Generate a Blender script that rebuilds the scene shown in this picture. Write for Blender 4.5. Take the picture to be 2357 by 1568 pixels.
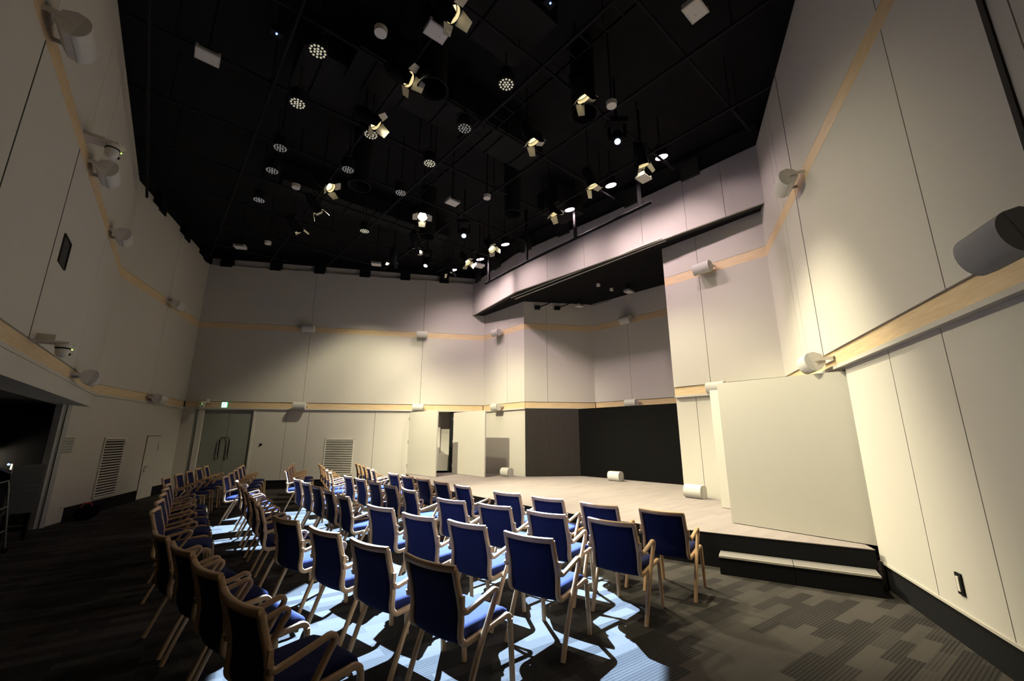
import bpy, math, random
from mathutils import Vector, Matrix

R = math.radians
sc = bpy.context.scene
for o in list(bpy.data.objects):
    bpy.data.objects.remove(o, do_unlink=True)
col = sc.collection

# ------------------------------------------------------------------ camera, world, exposure
cam_d = bpy.data.cameras.new('camera')
cam_d.sensor_width = 36.0
cam_d.lens = 948.0 / 2357.0 * 36.0
cam_d.clip_start = 0.02
cam = bpy.data.objects.new('camera', cam_d)
cam.location = (0, 0, 1.6)
cam.rotation_euler = (R(90 + 13.01), 0, 0)
col.objects.link(cam)
sc.camera = cam

w = bpy.data.worlds.new('world')
sc.world = w
w.use_nodes = True
w.node_tree.nodes['Background'].inputs[0].default_value = (0, 0, 0, 1)
w.node_tree.nodes['Background'].inputs[1].default_value = 0

sc.view_settings.view_transform = 'Standard'
sc.view_settings.look = 'None'
sc.view_settings.exposure = 0.18
sc.view_settings.gamma = 1.0
sc.view_settings.use_curve_mapping = False
sc.cycles.max_bounces = 5
sc.cycles.diffuse_bounces = 4
sc.cycles.glossy_bounces = 2
sc.cycles.transmission_bounces = 1
sc.cycles.adaptive_threshold = .05
sc.cycles.sample_clamp_indirect = 4.0
sc.cycles.use_denoising = True


LIGHT_ORDER = []


def spot(name, loc, target, power, color, cone, blend=.4, radius=.05):
    d = bpy.data.lights.new(name, 'SPOT')
    d.energy = power
    d.color = color
    d.spot_size = R(cone)
    d.spot_blend = blend
    d.shadow_soft_size = radius
    o = bpy.data.objects.new(name, d)
    o.location = loc
    o.rotation_euler = (Vector(target) - Vector(loc)).to_track_quat('-Z', 'Y').to_euler()
    col.objects.link(o)
    LIGHT_ORDER.append(o)
    return o


HALO = (.98, .885, .61)
PINK = (1.0, .77, .79)
BLUE = (.44, .66, 1.0)
# fixtures that really burn: (x, y, z), aim, watts, cone, blend
LED_ROW = [((2.92, 7.03, 6.9), (4.02, 7.98, .4)), ((2.15, 7.96, 6.9), (3.25, 8.91, .4)), ((1.39, 8.95, 6.9), (2.49, 9.90, .4)),
           ((-0.19, 10.80, 6.9), (0.91, 11.75, .4)), ((-0.98, 11.81, 6.9), (0.12, 12.76, .4)), ((-1.93, 12.66, 6.9), (-0.83, 13.61, .4))]
LED_W = [660, 430, 540, 290, 400, 560]
# lanterns: place, aim, watts, cone
LANTERN = [((-.68, 3.84, 6.4), (3.6, 4.2, 1.4), 22, 80), ((-1.42, 4.74, 6.4), (3.8, 4.4, 2.5), 22, 80),
           ((-2.14, 5.57, 6.4), (3.45, 5.9, 1.6), 720, 80), ((1.06, 5.08, 6.4), (3.45, 5.9, 1.2), 1500, 60),
           ((.37, 5.99, 6.4), (3.3, 6.3, .4), 700, 65), ((-3.59, 7.29, 6.4), (3.6, 6.8, 1.2), 22, 60),
           ((-4.26, 8.20, 6.4), (-1.0, 12.0, .4), 3525, 75), ((-5.14, 9.09, 6.4), (-1.8, 13.0, .8), 45, 75),
           ((-2.02, 8.42, 6.4), (-1.0, 4.0, .0), 60, 60), ((-2.52, 9.96, 6.4), (-2.4, 14.0, 2.2), 630, 75),
           ((-3.39, 10.87, 6.4), (-5.4, 13.8, 1.0), 720, 82), ((-.52, 10.09, 6.4), (2.6, 7.4, .8), 900, 75),
           ((-1.27, 10.96, 6.4), (2.1, 9.1, .5), 3500, 75), ((-1.88, 11.64, 6.4), (-1.2, 14.0, 1.4), 60, 75),
           ((.96, 8.29, 6.4), (3.95, 8.4, .7), 480, 60), ((1.61, 7.26, 6.4), (3.7, 7.6, 1.2), 60, 75),
           ((2.40, 6.62, 6.4), (3.8, 8.0, .8), 60, 75)]
for (p, t), pw in zip(LED_ROW, LED_W):
    spot('led_wash_beam', p, t, pw, PINK, 152, 1.0, .07)
for p, t, pw, cn in LANTERN:
    d = (Vector(t) - Vector(p)).normalized()
    spot('lantern_beam', Vector(p) + d * -.10, t, pw, HALO, cn, .7, .05)
spot('moving_head_beam', (-1.19, 9.33, 6.4), (-.60, 4.72, 0), 78000, BLUE, 25.2, .04, .03)
spot('moving_head_beam', (-2.52, 11.18, 6.4), (-3.7, 8.6, 0), 60000, BLUE, 29, .04, .03)


# ------------------------------------------------------------------ helpers
def mat(name, base, rough=.6, metal=0., emit=None, estr=0., spec=.5, bump=None):
    m = bpy.data.materials.new(name)
    m.use_nodes = True
    nt = m.node_tree
    b = nt.nodes['Principled BSDF']
    b.inputs['Base Color'].default_value = (*base, 1)
    b.inputs['Roughness'].default_value = rough
    b.inputs['Metallic'].default_value = metal
    b.inputs['Specular IOR Level'].default_value = spec
    if emit:
        b.inputs['Emission Color'].default_value = (*emit, 1)
        b.inputs['Emission Strength'].default_value = estr
    if bump is None:
        bump = (40, .04, .06)
    scale, var, strength = bump
    tc = nt.nodes.new('ShaderNodeTexCoord')
    n = nt.nodes.new('ShaderNodeTexNoise')
    n.inputs['Scale'].default_value = scale
    nt.links.new(tc.outputs['Object'], n.inputs['Vector'])
    mr = nt.nodes.new('ShaderNodeMapRange')
    mr.inputs[3].default_value = 1 - var
    mr.inputs[4].default_value = 1 + var
    nt.links.new(n.outputs['Fac'], mr.inputs[0])
    mx = nt.nodes.new('ShaderNodeVectorMath')
    mx.operation = 'SCALE'
    mx.inputs[0].default_value = base
    nt.links.new(mr.outputs[0], mx.inputs['Scale'])
    nt.links.new(mx.outputs[0], b.inputs['Base Color'])
    if strength:
        bp = nt.nodes.new('ShaderNodeBump')
        bp.inputs['Strength'].default_value = strength
        bp.inputs['Distance'].default_value = .003
        nt.links.new(n.outputs['Fac'], bp.inputs['Height'])
        nt.links.new(bp.outputs[0], b.inputs['Normal'])
    return m


def wood_mat(name, c1, c2, axis_scale, rough=.45):
    m = bpy.data.materials.new(name)
    m.use_nodes = True
    nt = m.node_tree
    b = nt.nodes['Principled BSDF']
    b.inputs['Roughness'].default_value = rough
    tc = nt.nodes.new('ShaderNodeTexCoord')
    mp = nt.nodes.new('ShaderNodeMapping')
    mp.inputs['Scale'].default_value = axis_scale
    n = nt.nodes.new('ShaderNodeTexNoise')
    n.inputs['Scale'].default_value = 3
    n.inputs['Detail'].default_value = 4
    cr = nt.nodes.new('ShaderNodeValToRGB')
    cr.color_ramp.elements[0].position = .35
    cr.color_ramp.elements[0].color = (*c1, 1)
    cr.color_ramp.elements[1].position = .65
    cr.color_ramp.elements[1].color = (*c2, 1)
    nt.links.new(tc.outputs['Object'], mp.inputs[0])
    nt.links.new(mp.outputs[0], n.inputs['Vector'])
    nt.links.new(n.outputs['Fac'], cr.inputs[0])
    nt.links.new(cr.outputs[0], b.inputs['Base Color'])
    return m


def carpet_mat(name, dark, light, tint, angle, stripe=True):
    """striped carpet planks: bricks of stripes of several widths and tones"""
    m = bpy.data.materials.new(name)
    m.use_nodes = True
    nt = m.node_tree
    L = nt.links.new
    b = nt.nodes['Principled BSDF']
    b.inputs['Roughness'].default_value = .95
    b.inputs['Specular IOR Level'].default_value = .15
    tc = nt.nodes.new('ShaderNodeTexCoord')
    mp = nt.nodes.new('ShaderNodeMapping')
    mp.inputs['Rotation'].default_value = (0, 0, -angle)
    L(tc.outputs['Object'], mp.inputs[0])

    def brick(w_, h_, off, sh):
        br = nt.nodes.new('ShaderNodeTexBrick')
        br.inputs['Scale'].default_value = 1
        br.inputs['Brick Width'].default_value = w_
        br.inputs['Row Height'].default_value = h_
        br.inputs['Mortar Size'].default_value = 0.0
        br.inputs['Color1'].default_value = (0, 0, 0, 1)
        br.inputs['Color2'].default_value = (1, 1, 1, 1)
        br.offset = off
        br.offset_frequency = 2
        ad = nt.nodes.new('ShaderNodeVectorMath')
        ad.operation = 'ADD'
        ad.inputs[1].default_value = sh
        L(mp.outputs[0], ad.inputs[0])
        L(ad.outputs[0], br.inputs['Vector'])
        return br
    b1 = brick(.5, .111, .37, (20.1, 20.3, 0))
    b2 = brick(.75, .25, .5, (31.7, 30.2, 0))
    mixb = nt.nodes.new('ShaderNodeMix')
    mixb.data_type = 'RGBA'
    mixb.inputs[0].default_value = .22
    L(b1.outputs['Color'], mixb.inputs[6])
    L(b2.outputs['Color'], mixb.inputs[7])
    # fine stripes across
    sep = nt.nodes.new('ShaderNodeSeparateXYZ')
    L(mp.outputs[0], sep.inputs[0])

    def sine(freq):
        mu = nt.nodes.new('ShaderNodeMath')
        mu.operation = 'MULTIPLY'
        mu.inputs[1].default_value = freq
        L(sep.outputs['Y'], mu.inputs[0])
        s = nt.nodes.new('ShaderNodeMath')
        s.operation = 'SINE'
        L(mu.outputs[0], s.inputs[0])
        g = nt.nodes.new('ShaderNodeMath')
        g.operation = 'GREATER_THAN'
        g.inputs[1].default_value = .25
        L(s.outputs[0], g.inputs[0])
        return g
    st = sine(2 * math.pi / .025)
    # stripe strength depends on the plank
    pk = nt.nodes.new('ShaderNodeMath')
    pk.operation = 'MULTIPLY'
    inv = nt.nodes.new('ShaderNodeMath')
    inv.operation = 'SUBTRACT'
    inv.inputs[0].default_value = 1.0
    L(mixb.outputs[2], inv.inputs[1])
    gt = nt.nodes.new('ShaderNodeMapRange')
    gt.inputs[1].default_value = .42
    gt.inputs[2].default_value = .62
    L(inv.outputs[0], gt.inputs[0])
    L(gt.outputs[0], pk.inputs[0])
    L(st.outputs[0], pk.inputs[1])
    pm = nt.nodes.new('ShaderNodeMath')
    pm.operation = 'MULTIPLY'
    pm.inputs[1].default_value = .85 if stripe else .15
    L(pk.outputs[0], pm.inputs[0])
    base = nt.nodes.new('ShaderNodeMix')
    base.data_type = 'RGBA'
    base.inputs[6].default_value = (*dark, 1)
    base.inputs[7].default_value = (*light, 1)
    ct = nt.nodes.new('ShaderNodeMapRange')
    ct.inputs[1].default_value = .2
    ct.inputs[2].default_value = .8
    L(mixb.outputs[2], ct.inputs[0])
    L(ct.outputs[0], base.inputs[0])
    m2 = nt.nodes.new('ShaderNodeMix')
    m2.data_type = 'RGBA'
    m2.inputs[7].default_value = (*tint, 1)
    L(pm.outputs[0], m2.inputs[0])
    L(base.outputs[2], m2.inputs[6])
    n = nt.nodes.new('ShaderNodeTexNoise')
    n.inputs['Scale'].default_value = 260
    n.inputs['Detail'].default_value = 2
    L(tc.outputs['Object'], n.inputs['Vector'])
    mr = nt.nodes.new('ShaderNodeMapRange')
    mr.inputs[3].default_value = .7
    mr.inputs[4].default_value = 1.3
    L(n.outputs['Fac'], mr.inputs[0])
    sc_ = nt.nodes.new('ShaderNodeVectorMath')
    sc_.operation = 'SCALE'
    L(m2.outputs[2], sc_.inputs[0])
    L(mr.outputs[0], sc_.inputs['Scale'])
    L(sc_.outputs[0], b.inputs['Base Color'])
    bp = nt.nodes.new('ShaderNodeBump')
    bp.inputs['Strength'].default_value = .3
    bp.inputs['Distance'].default_value = .004
    L(n.outputs['Fac'], bp.inputs['Height'])
    L(bp.outputs[0], b.inputs['Normal'])
    return m


M = {}
M['wall'] = mat('cream_panel', (.495, .475, .43), .75, spec=.25, bump=(6, .02, .0))
M['wall_dark'] = mat('panel_gap_black', (.02, .018, .015), .9)
M['white'] = mat('white_paint', (.60, .575, .51), .5)
M['band'] = wood_mat('pale_wood_band', (.56, .41, .235), (.64, .49, .295), (1.2, 1.2, 14), .5)
M['black'] = mat('matt_black', (.008, .008, .009), .85, spec=.2)
M['black_metal'] = mat('black_metal', (.006, .006, .007), .8, 0, spec=.15)
M['black_board'] = mat('black_skirting', (.007, .007, .008), .7, spec=.15)
M['curtain'] = wood_mat('dark_brown_slats', (.009, .007, .006), (.024, .019, .0155), (60, 60, .6), .7)
M['black_cloth'] = mat('black_cloth', (.0035, .0035, .0035), .95, spec=.08)
M['ceiling'] = mat('ceiling_black', (.006, .006, .007), .9, spec=.15, bump=(3, .5, .0))
M['duct'] = mat('dark_duct', (.006, .006, .0065), .85, spec=.2)
M['floor'] = carpet_mat('striped_carpet', (.024, .0215, .019), (.047, .0425, .037), (.010, .009, .0085), R(34.5))
M['stage'] = carpet_mat('stage_carpet', (.22, .194, .187), (.25, .221, .212), (.26, .23, .22), R(42), False)
M['steptop'] = mat('grey_step_top', (.17, .16, .15), .7)
M['edge'] = mat('pale_step_edge', (.45, .42, .37), .5)
M['beech'] = wood_mat('beech', (.42, .265, .135), (.50, .325, .175), (2, 2, 2), .38)
M['fabric'] = mat('navy_fabric', (.0055, .0095, .052), .9, spec=.2, bump=(300, .15, .3))
M['door_grey'] = mat('grey_door_paint', (.20, .21, .19), .5)
M['grey'] = mat('mid_grey_paint', (.33, .33, .33), .5)
M['metal'] = mat('brushed_steel', (.55, .55, .55), .3, .9)
M['speaker'] = mat('white_speaker_plastic', (.58, .56, .52), .45)
M['grille'] = mat('white_speaker_grille', (.48, .475, .45), .7, bump=(400, .12, .4))
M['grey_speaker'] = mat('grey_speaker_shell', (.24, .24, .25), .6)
M['flap'] = mat('barn_door_steel', (.40, .38, .32), .55)
M['lens_hot'] = mat('lantern_lens_lit', (1, .9, .6), .3, emit=(1, .86, .50), estr=9)
M['lens_hot2'] = mat('lantern_lens_bright', (1, .95, .8), .3, emit=(1, .93, .70), estr=60)
M['lens_pink'] = mat('led_lens_lit', (1, .8, .9), .3, emit=(1, .66, .88), estr=9)
M['lens_blue'] = mat('beam_lens_lit', (.7, .85, 1), .3, emit=(.45, .65, 1), estr=120)
M['lens_blue_dim'] = mat('beam_lens_dim', (.7, .85, 1), .3, emit=(.45, .65, 1), estr=5)
M['lens_off_glow'] = mat('led_lens_clear_glow', (.75, .73, .62), .15, emit=(.9, .85, .62), estr=.35)  # unlit lens with a weak glow put into its material
M['lens_dim'] = mat('led_lens_grey_glow', (.45, .45, .45), .2, emit=(.8, .8, .8), estr=.10)  # unlit too, with an even fainter glow of its own
M['puck'] = mat('led_face_black', (.03, .03, .03), .4)
M['exit'] = mat('exit_sign_lit', (.8, 1, .9), .4, emit=(.80, 1.0, .90), estr=2.2)
M['exit_green'] = mat('exit_sign_green', (.02, .45, .22), .4, emit=(.02, .55, .25), estr=.8)
M['led_green'] = mat('status_led_green', (.3, .9, .1), .4, emit=(.45, 1, .1), estr=3)
M['led_blue'] = mat('status_led_blue', (.1, .2, 1), .4, emit=(.12, .25, 1), estr=8)
M['lamp_small'] = mat('small_lamp_lit', (1, .9, .7), .4, emit=(1, .85, .6), estr=1.4)
M['glass_dark'] = mat('dark_window_glass', (.006, .006, .008), .15)
M['red'] = mat('red_plastic', (.35, .02, .04), .5)
M['grey_case'] = mat('grey_case', (.10, .10, .105), .5)
M['case_trim'] = mat('aluminium_case_edge', (.16, .16, .155), .5, .5)
M['bracket'] = mat('bracket_beige', (.55, .50, .43), .6)


class MB:
    def __init__(s):
        s.v, s.f, s.mi, s.sm = [], [], [], []

    def add(s, vs, fs, mi=0, smooth=False, T=None):
        n = len(s.v)
        for p in vs:
            p = Vector(p)
            if T is not None:
                p = T @ p
            s.v.append(p)
        for f in fs:
            s.f.append([n + i for i in f])
            s.mi.append(mi)
            s.sm.append(smooth)
        return s

    def box(s, c, size, rz=0, mi=0, T=None, bevel=0):
        x, y, z = size[0] / 2, size[1] / 2, size[2] / 2
        vs = [(a * x, b * y, c_ * z) for a in (-1, 1) for b in (-1, 1) for c_ in (-1, 1)]
        m = Matrix.Translation(c) @ Matrix.Rotation(rz, 4, 'Z')
        if T is not None:
            m = T @ m
        return s.add(vs, [(0, 1, 3, 2), (4, 6, 7, 5), (0, 4, 5, 1), (2, 3, 7, 6), (0, 2, 6, 4), (1, 5, 7, 3)], mi, False, m)

    def prism(s, poly, z0, z1, mi=0, T=None, smooth=False, mi_top=None):
        n = len(poly)
        vs = [(p[0], p[1], z0) for p in poly] + [(p[0], p[1], z1) for p in poly]
        sides = [(i, (i + 1) % n, n + (i + 1) % n, n + i) for i in range(n)]
        s.add(vs, sides, mi, smooth, T)
        s.add(vs, [list(range(n))[::-1]], mi, False, T)
        s.add(vs, [list(range(n, 2 * n))], mi if mi_top is None else mi_top, False, T)
        return s

    def cyl(s, p0, p1, r0, r1=None, seg=16, mi=0, caps=True, smooth=True, mi_cap=None):
        r1 = r0 if r1 is None else r1
        p0, p1 = Vector(p0), Vector(p1)
        q = (p1 - p0).to_track_quat('Z', 'Y').to_matrix()
        vs = []
        for p, r in ((p0, r0), (p1, r1)):
            for i in range(seg):
                a = 2 * math.pi * i / seg
                vs.append(p + q @ Vector((r * math.cos(a), r * math.sin(a), 0)))
        s.add(vs, [(i, (i + 1) % seg, seg + (i + 1) % seg, seg + i) for i in range(seg)], mi, smooth)
        if caps:
            s.add(vs, [list(range(seg))[::-1]], mi, False)
            s.add(vs, [list(range(seg, 2 * seg))], mi if mi_cap is None else mi_cap, False)
        return s

    def sweep(s, path, side, w_, t_, mi=0, ch=.3, closed=False):
        """rounded-rectangle bar along path; side = constant width axis"""
        side = Vector(side).normalized()
        pts = [Vector(p) for p in path]
        hw, ht = w_ / 2, t_ / 2
        c = min(hw, ht) * ch
        prof = [(-hw + c, -ht), (hw - c, -ht), (hw, -ht + c), (hw, ht - c), (hw - c, ht), (-hw + c, ht), (-hw, ht - c), (-hw, -ht + c)]
        n = len(prof)
        vs = []
        for i, p in enumerate(pts):
            a = pts[max(i - 1, 0)]
            b = pts[min(i + 1, len(pts) - 1)]
            t = (b - a).normalized()
            nn = side.cross(t).normalized()
            k = 1.0
            if 0 < i < len(pts) - 1:
                d1, d2 = (p - a).normalized(), (b - p).normalized()
                k = 1 / max(.5, math.cos(d1.angle(d2, 0) / 2))
            for u, v in prof:
                vs.append(p + side * u + nn * v * k)
        fs = []
        for i in range(len(pts) - 1):
            for j in range(n):
                a, b = i * n + j, i * n + (j + 1) % n
                fs.append((a, b, b + n, a + n))
        s.add(vs, fs, mi, True)
        s.add(vs, [list(range(n))[::-1], list(range((len(pts) - 1) * n, len(pts) * n))], mi, False)
        return s

    def tube(s, path, r, seg=8, mi=0):
        pts = [Vector(p) for p in path]
        vs, fs = [], []
        up = Vector((0, 0, 1))
        for i, p in enumerate(pts):
            t = (pts[min(i + 1, len(pts) - 1)] - pts[max(i - 1, 0)]).normalized()
            u = t.cross(up)
            if u.length < .05:
                u = t.cross(Vector((1, 0, 0)))
            u.normalize()
            v = u.cross(t)
            for k in range(seg):
                a = 2 * math.pi * k / seg
                vs.append(p + u * r * math.cos(a) + v * r * math.sin(a))
        for i in range(len(pts) - 1):
            for j in range(seg):
                a, b = i * seg + j, i * seg + (j + 1) % seg
                fs.append((a, b, b + seg, a + seg))
        s.add(vs, fs, mi, True)
        s.add(vs, [list(range(seg))[::-1], list(range((len(pts) - 1) * seg, len(pts) * seg))], mi, False)
        return s

    def torus(s, c, r, rr, axis=(0, 0, 1), seg=32, k=8, mi=0):
        q = Vector(axis).to_track_quat('Z', 'Y').to_matrix()
        vs, fs = [], []
        for i in range(seg):
            a = 2 * math.pi * i / seg
            for j in range(k):
                b = 2 * math.pi * j / k
                p = Vector(((r + rr * math.cos(b)) * math.cos(a), (r + rr * math.cos(b)) * math.sin(a), rr * math.sin(b)))
                vs.append(Vector(c) + q @ p)
        for i in range(seg):
            for j in range(k):
                fs.append((i * k + j, ((i + 1) % seg) * k + j, ((i + 1) % seg) * k + (j + 1) % k, i * k + (j + 1) % k))
        return s.add(vs, fs, mi, True)

    def sphere(s, c, r, mi=0, seg=16, rings=8, zs=(1, 1, 1), half=None):
        vs, fs = [], []
        a0, a1 = (0, math.pi) if half is None else ((math.pi / 2, math.pi) if half == 'low' else (0, math.pi / 2))
        for i in range(rings + 1):
            t = a0 + (a1 - a0) * i / rings
            for j in range(seg):
                a = 2 * math.pi * j / seg
                vs.append(Vector(c) + Vector((r * zs[0] * math.sin(t) * math.cos(a), r * zs[1] * math.sin(t) * math.sin(a), r * zs[2] * math.cos(t))))
        for i in range(rings):
            for j in range(seg):
                a, b = i * seg + j, i * seg + (j + 1) % seg
                fs.append((a, a + seg, b + seg, b))
        return s.add(vs, fs, mi, True)

    def build(s, name, mats, parent=None, loc=None, rot=None):
        me = bpy.data.meshes.new(name)
        me.from_pydata([tuple(v) for v in s.v], [], s.f)
        if not isinstance(mats, (list, tuple)):
            mats = [mats]
        for m in mats:
            me.materials.append(m)
        me.polygons.foreach_set('material_index', s.mi)
        me.polygons.foreach_set('use_smooth', s.sm)
        me.update()
        o = bpy.data.objects.new(name, me)
        col.objects.link(o)
        if parent:
            o.parent = parent
        if loc is not None:
            o.location = loc
        if rot is not None:
            o.rotation_euler = rot
        return o


def tag(o, label=None, cat=None, group=None, kind=None):
    if label:
        o['label'] = label
    if cat:
        o['category'] = cat
    if group:
        o['group'] = group
    if kind:
        o['kind'] = kind
    return o


def empty(name, loc=(0, 0, 0), rz=0, label=None, cat=None, group=None):
    o = bpy.data.objects.new(name, None)
    o.location = loc
    o.rotation_euler = (0, 0, rz)
    o.empty_display_size = .1
    col.objects.link(o)
    return tag(o, label, cat, group)


def copy_tree(o, parent=None):
    c = o.copy()
    col.objects.link(c)
    if parent:
        c.parent = parent
    for ch in list(o.children):
        copy_tree(ch, c)
    return c


def struct(o):
    o['kind'] = 'structure'
    return o


# ------------------------------------------------------------------ plan of the room (metres)
C1, C2, C3, C4, C5, C6 = (-8.52, 8.41), (-10.04, 12.75), (-1.03, 14.70), (.39, 13.0), (2.68, 13.34), (5.2, 10.65)
C7, C8, C9, C10 = (3.57, 9.08), (4.92, 7.37), (4.14, 5.37), (3.01, 2.47)
D0 = (-1.05, -.85)     # left wall runs past the camera
N0 = (1.70, -.90)      # right wall runs past the camera
ZB, ZL, ZLT, ZU, ZUT, ZC = .27, 2.42, 2.64, 4.99, 5.19, 7.15


class Wall:
    def __init__(s, A, B):
        s.A, s.B = Vector((*A, 0)), Vector((*B, 0))
        s.d = (s.B - s.A).normalized()
        s.n = Vector((s.d.y, -s.d.x, 0))       # towards the room
        s.L = (s.B - s.A).length
        s.ang = math.atan2(s.d.y, s.d.x)

    def p(s, t, z=0, off=0):
        q = s.A + s.d * t + s.n * off
        return Vector((q.x, q.y, z))

    def box(s, mb, t0, t1, z0, z1, o0, o1, mi=0):
        c = s.p((t0 + t1) / 2, (z0 + z1) / 2, (o0 + o1) / 2)
        return mb.box(c, (abs(t1 - t0), abs(o1 - o0), z1 - z0), s.ang, mi)

    def panels(s, mb, z0, z1, seams, face, t0=0., t1=None, gap=.010, th=.05):
        t1 = s.L if t1 is None else t1
        cuts = [t0] + sorted(q for q in seams if t0 < q < t1) + [t1]
        for i in range(len(cuts) - 1):
            a = cuts[i] + (gap / 2 if i else 0)
            b = cuts[i + 1] - (gap / 2 if i < len(cuts) - 2 else 0)
            s.box(mb, a, b, z0, z1, face - th, face, 0)
        s.box(mb, t0, t1, z0, z1, face - th - .04, face - th, 1)


W_L0, W_L1, W_B = Wall(D0, C1), Wall(C1, C2), Wall(C2, C3)
W_S1, W_R1, W_R2 = Wall(C3, C4), Wall(C4, C5), Wall(C5, C6)
W_P, W_Q, W_N = Wall(C7, C8), Wall(C8, C9), Wall(C9, N0)


def full_wall(name, W, up_seams, low_seams, lower=((0., None),), base=True, upper_t=(0., None), zc=ZC, bands=True, low_face=-.05, trim_n=None, top_seams=None):
    mb = MB()
    u0, u1 = upper_t[0], (W.L if upper_t[1] is None else upper_t[1])
    W.panels(mb, ZLT, ZU, up_seams, 0, u0, u1)
    W.panels(mb, ZUT, zc, top_seams if top_seams is not None else up_seams, 0, u0, u1)
    W.box(mb, u0, u1, ZL, zc, -.16, -.09, 0)
    for a, b in lower:
        b = W.L if b is None else b
        W.panels(mb, ZB, ZL, low_seams, low_face, a, b)
        W.box(mb, a, b, 0, ZL, -.20, -.14, 0)
    struct(mb.build(name, [M['wall'], M['wall_dark']]))
    if bands:
        mb = MB()
        W.box(mb, u0, u1, ZL + .03, ZLT - .004, -.09, -.022, 0)
        W.box(mb, u0, u1, ZL - .012, ZL + .03, -.10, .012, 1)
        W.box(mb, u0, u1, ZLT - .004, ZLT, -.09, -.03, 2)
        struct(mb.build('trim_%d' % trim_n, [M['band'], M['wall'], M['wall_dark']]))
        mb = MB()
        W.box(mb, u0, u1, ZU, ZUT - .007, -.09, .002, 0)
        W.box(mb, u0, u1, ZUT - .007, ZUT, -.09, -.012, 1)
        struct(mb.build('trim_%d' % (trim_n + 1), [M['band'], M['wall_dark']]))


LL0 = W_L0.L
full_wall('wall_left', W_L0, [LL0 - 7.03, LL0 - 5.23, LL0 - 2.43], [], lower=(), trim_n=1, top_seams=[LL0 - 7.0, LL0 - 5.0, LL0 - 4.08])
mb = MB()
for q in (7.03, 5.23):
    W_L0.box(mb, LL0 - q - .011, LL0 - q + .011, ZLT, ZU, -.01, .002)
struct(mb.build('trim_30', M['wall_dark']))
# header over the wide opening, and the piece of wall between the opening and the corner
mb = MB()
W_L0.box(mb, 0, LL0 + .02, 2.17, 2.41, -.42, .0)
struct(mb.build('trim_3', M['wall']))
full_wall('wall_left_rear', W_L1, [2.35], [], trim_n=4)
mb = MB()
W_L1.box(mb, -.62, 0, 0, 2.42, -.10, -.05)
W_L1.box(mb, -.70, -.62, 0, 2.18, -.16, -.06, 1)
struct(mb.build('wall_left_return', [M['wall'], M['grey']]))
full_wall('wall_back', W_B, [3.33, 7.04], [2.9, 3.55, 5.6], lower=((1.97, 6.78), (8.28, None)), trim_n=6)
mb = MB()
W_B.box(mb, -.12, .32, 0, ZL, -.10, -.05)
W_L1.box(mb, W_L1.L, W_L1.L + .10, 0, ZL, -.10, -.05)
W_B.box(mb, 0, 9.2, 2.40, 2.42, -.2, -.05)
struct(mb.build('wall_back_corner', M['wall']))
full_wall('wall_stage_left', W_S1, [1.36], [], trim_n=8)
full_wall('wall_stage_recess_left', W_R1, [.75], [], lower=(), zc=5.93, trim_n=10)
full_wall('wall_stage_recess_back', W_R2, [1.33], [], lower=(), zc=5.93, trim_n=12)
full_wall('wall_stage_right', W_P, [.82], [.45], trim_n=14, zc=5.95)
full_wall('wall_right_return', W_Q, [1.2, 1.46], [], lower=((0, 1.35),), trim_n=16)
# the near right wall: its lower part starts short of the corner
full_wall('wall_right', W_N, [2.72, W_N.L - 2.9], [1.58, 2.45, 3.9], lower=((.47, None),), trim_n=18, top_seams=[2.72])
# return at the end of the lower right wall and a wide joint far up beside the camera
mb = MB()
W_N.box(mb, .47, .50, 0, ZL - .012, -.30, -.052)
struct(mb.build('wall_right_end', M['wall']))
mb = MB()
W_N.box(mb, 3.66, 3.70, ZLT, ZU, -.01, .012)
struct(mb.build('trim_20', M['wall_dark']))

mb = MB()
W_Q.box(mb, W_Q.L - .022, W_Q.L - .008, ZLT, ZC, -.01, .003)
struct(mb.build('trim_29', M['wall_dark']))

# dark lower walls in the stage recess
mb = MB()
Wd1 = Wall((.41, 12.95), (2.1, 13.2))
Wd2 = Wall((2.1, 13.2), (4.35, 10.75))
Wd1.box(mb, 0, Wd1.L, .402, 2.43, -.04, 0)
struct(mb.build('wall_recess_brown', M['curtain']))
mb = MB()
Wd2.box(mb, 0, Wd2.L, .402, 2.425, -.04, 0)
struct(mb.build('wall_recess_black', M['black_cloth']))
# hidden side of the projecting wall and the wall behind the camera
mb = MB()
Wh = Wall(C6, (C7[0] + .1, C7[1] + .02))
Wh.box(mb, 0, Wh.L, 0, 5.93, -.1, 0)
struct(mb.build('wall_recess_right', M['wall']))
mb = MB()
Wr = Wall(N0, D0)
Wr.box(mb, -.4, Wr.L + .4, 0, 7.6, -.1, 0)
struct(mb.build('wall_rear', M['wall']))

# baseboards
n = 0
for nm, W, a, b in (('baseboard_left', W_L1, -.12, 2.72), ('baseboard_left_far', W_L1, 3.56, W_L1.L), ('baseboard_back', W_B, 1.99, 6.75),
                    ('baseboard_right', W_N, .47, W_N.L)):
    mb = MB()
    W.box(mb, a, b, 0, ZB - .015, -.10, -.062, 0)
    W.box(mb, a, b, ZB - .015, ZB + .008, -.10, -.040, 1)
    struct(mb.build(nm, [M['black_board'], M['edge'] if W is W_N else M['wall']]))

# floor and ceiling
mb = MB()
mb.prism([(-14, -2), (7, -2), (7, 17), (-14, 17)], -.1, 0)
struct(mb.build('floor', M['floor']))
mb = MB()
mb.prism([(-12.5, -2), (7, -2), (7, 17), (-12.5, 17)], 7.75, 7.9)
struct(mb.build('ceiling', M['ceiling']))

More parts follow.
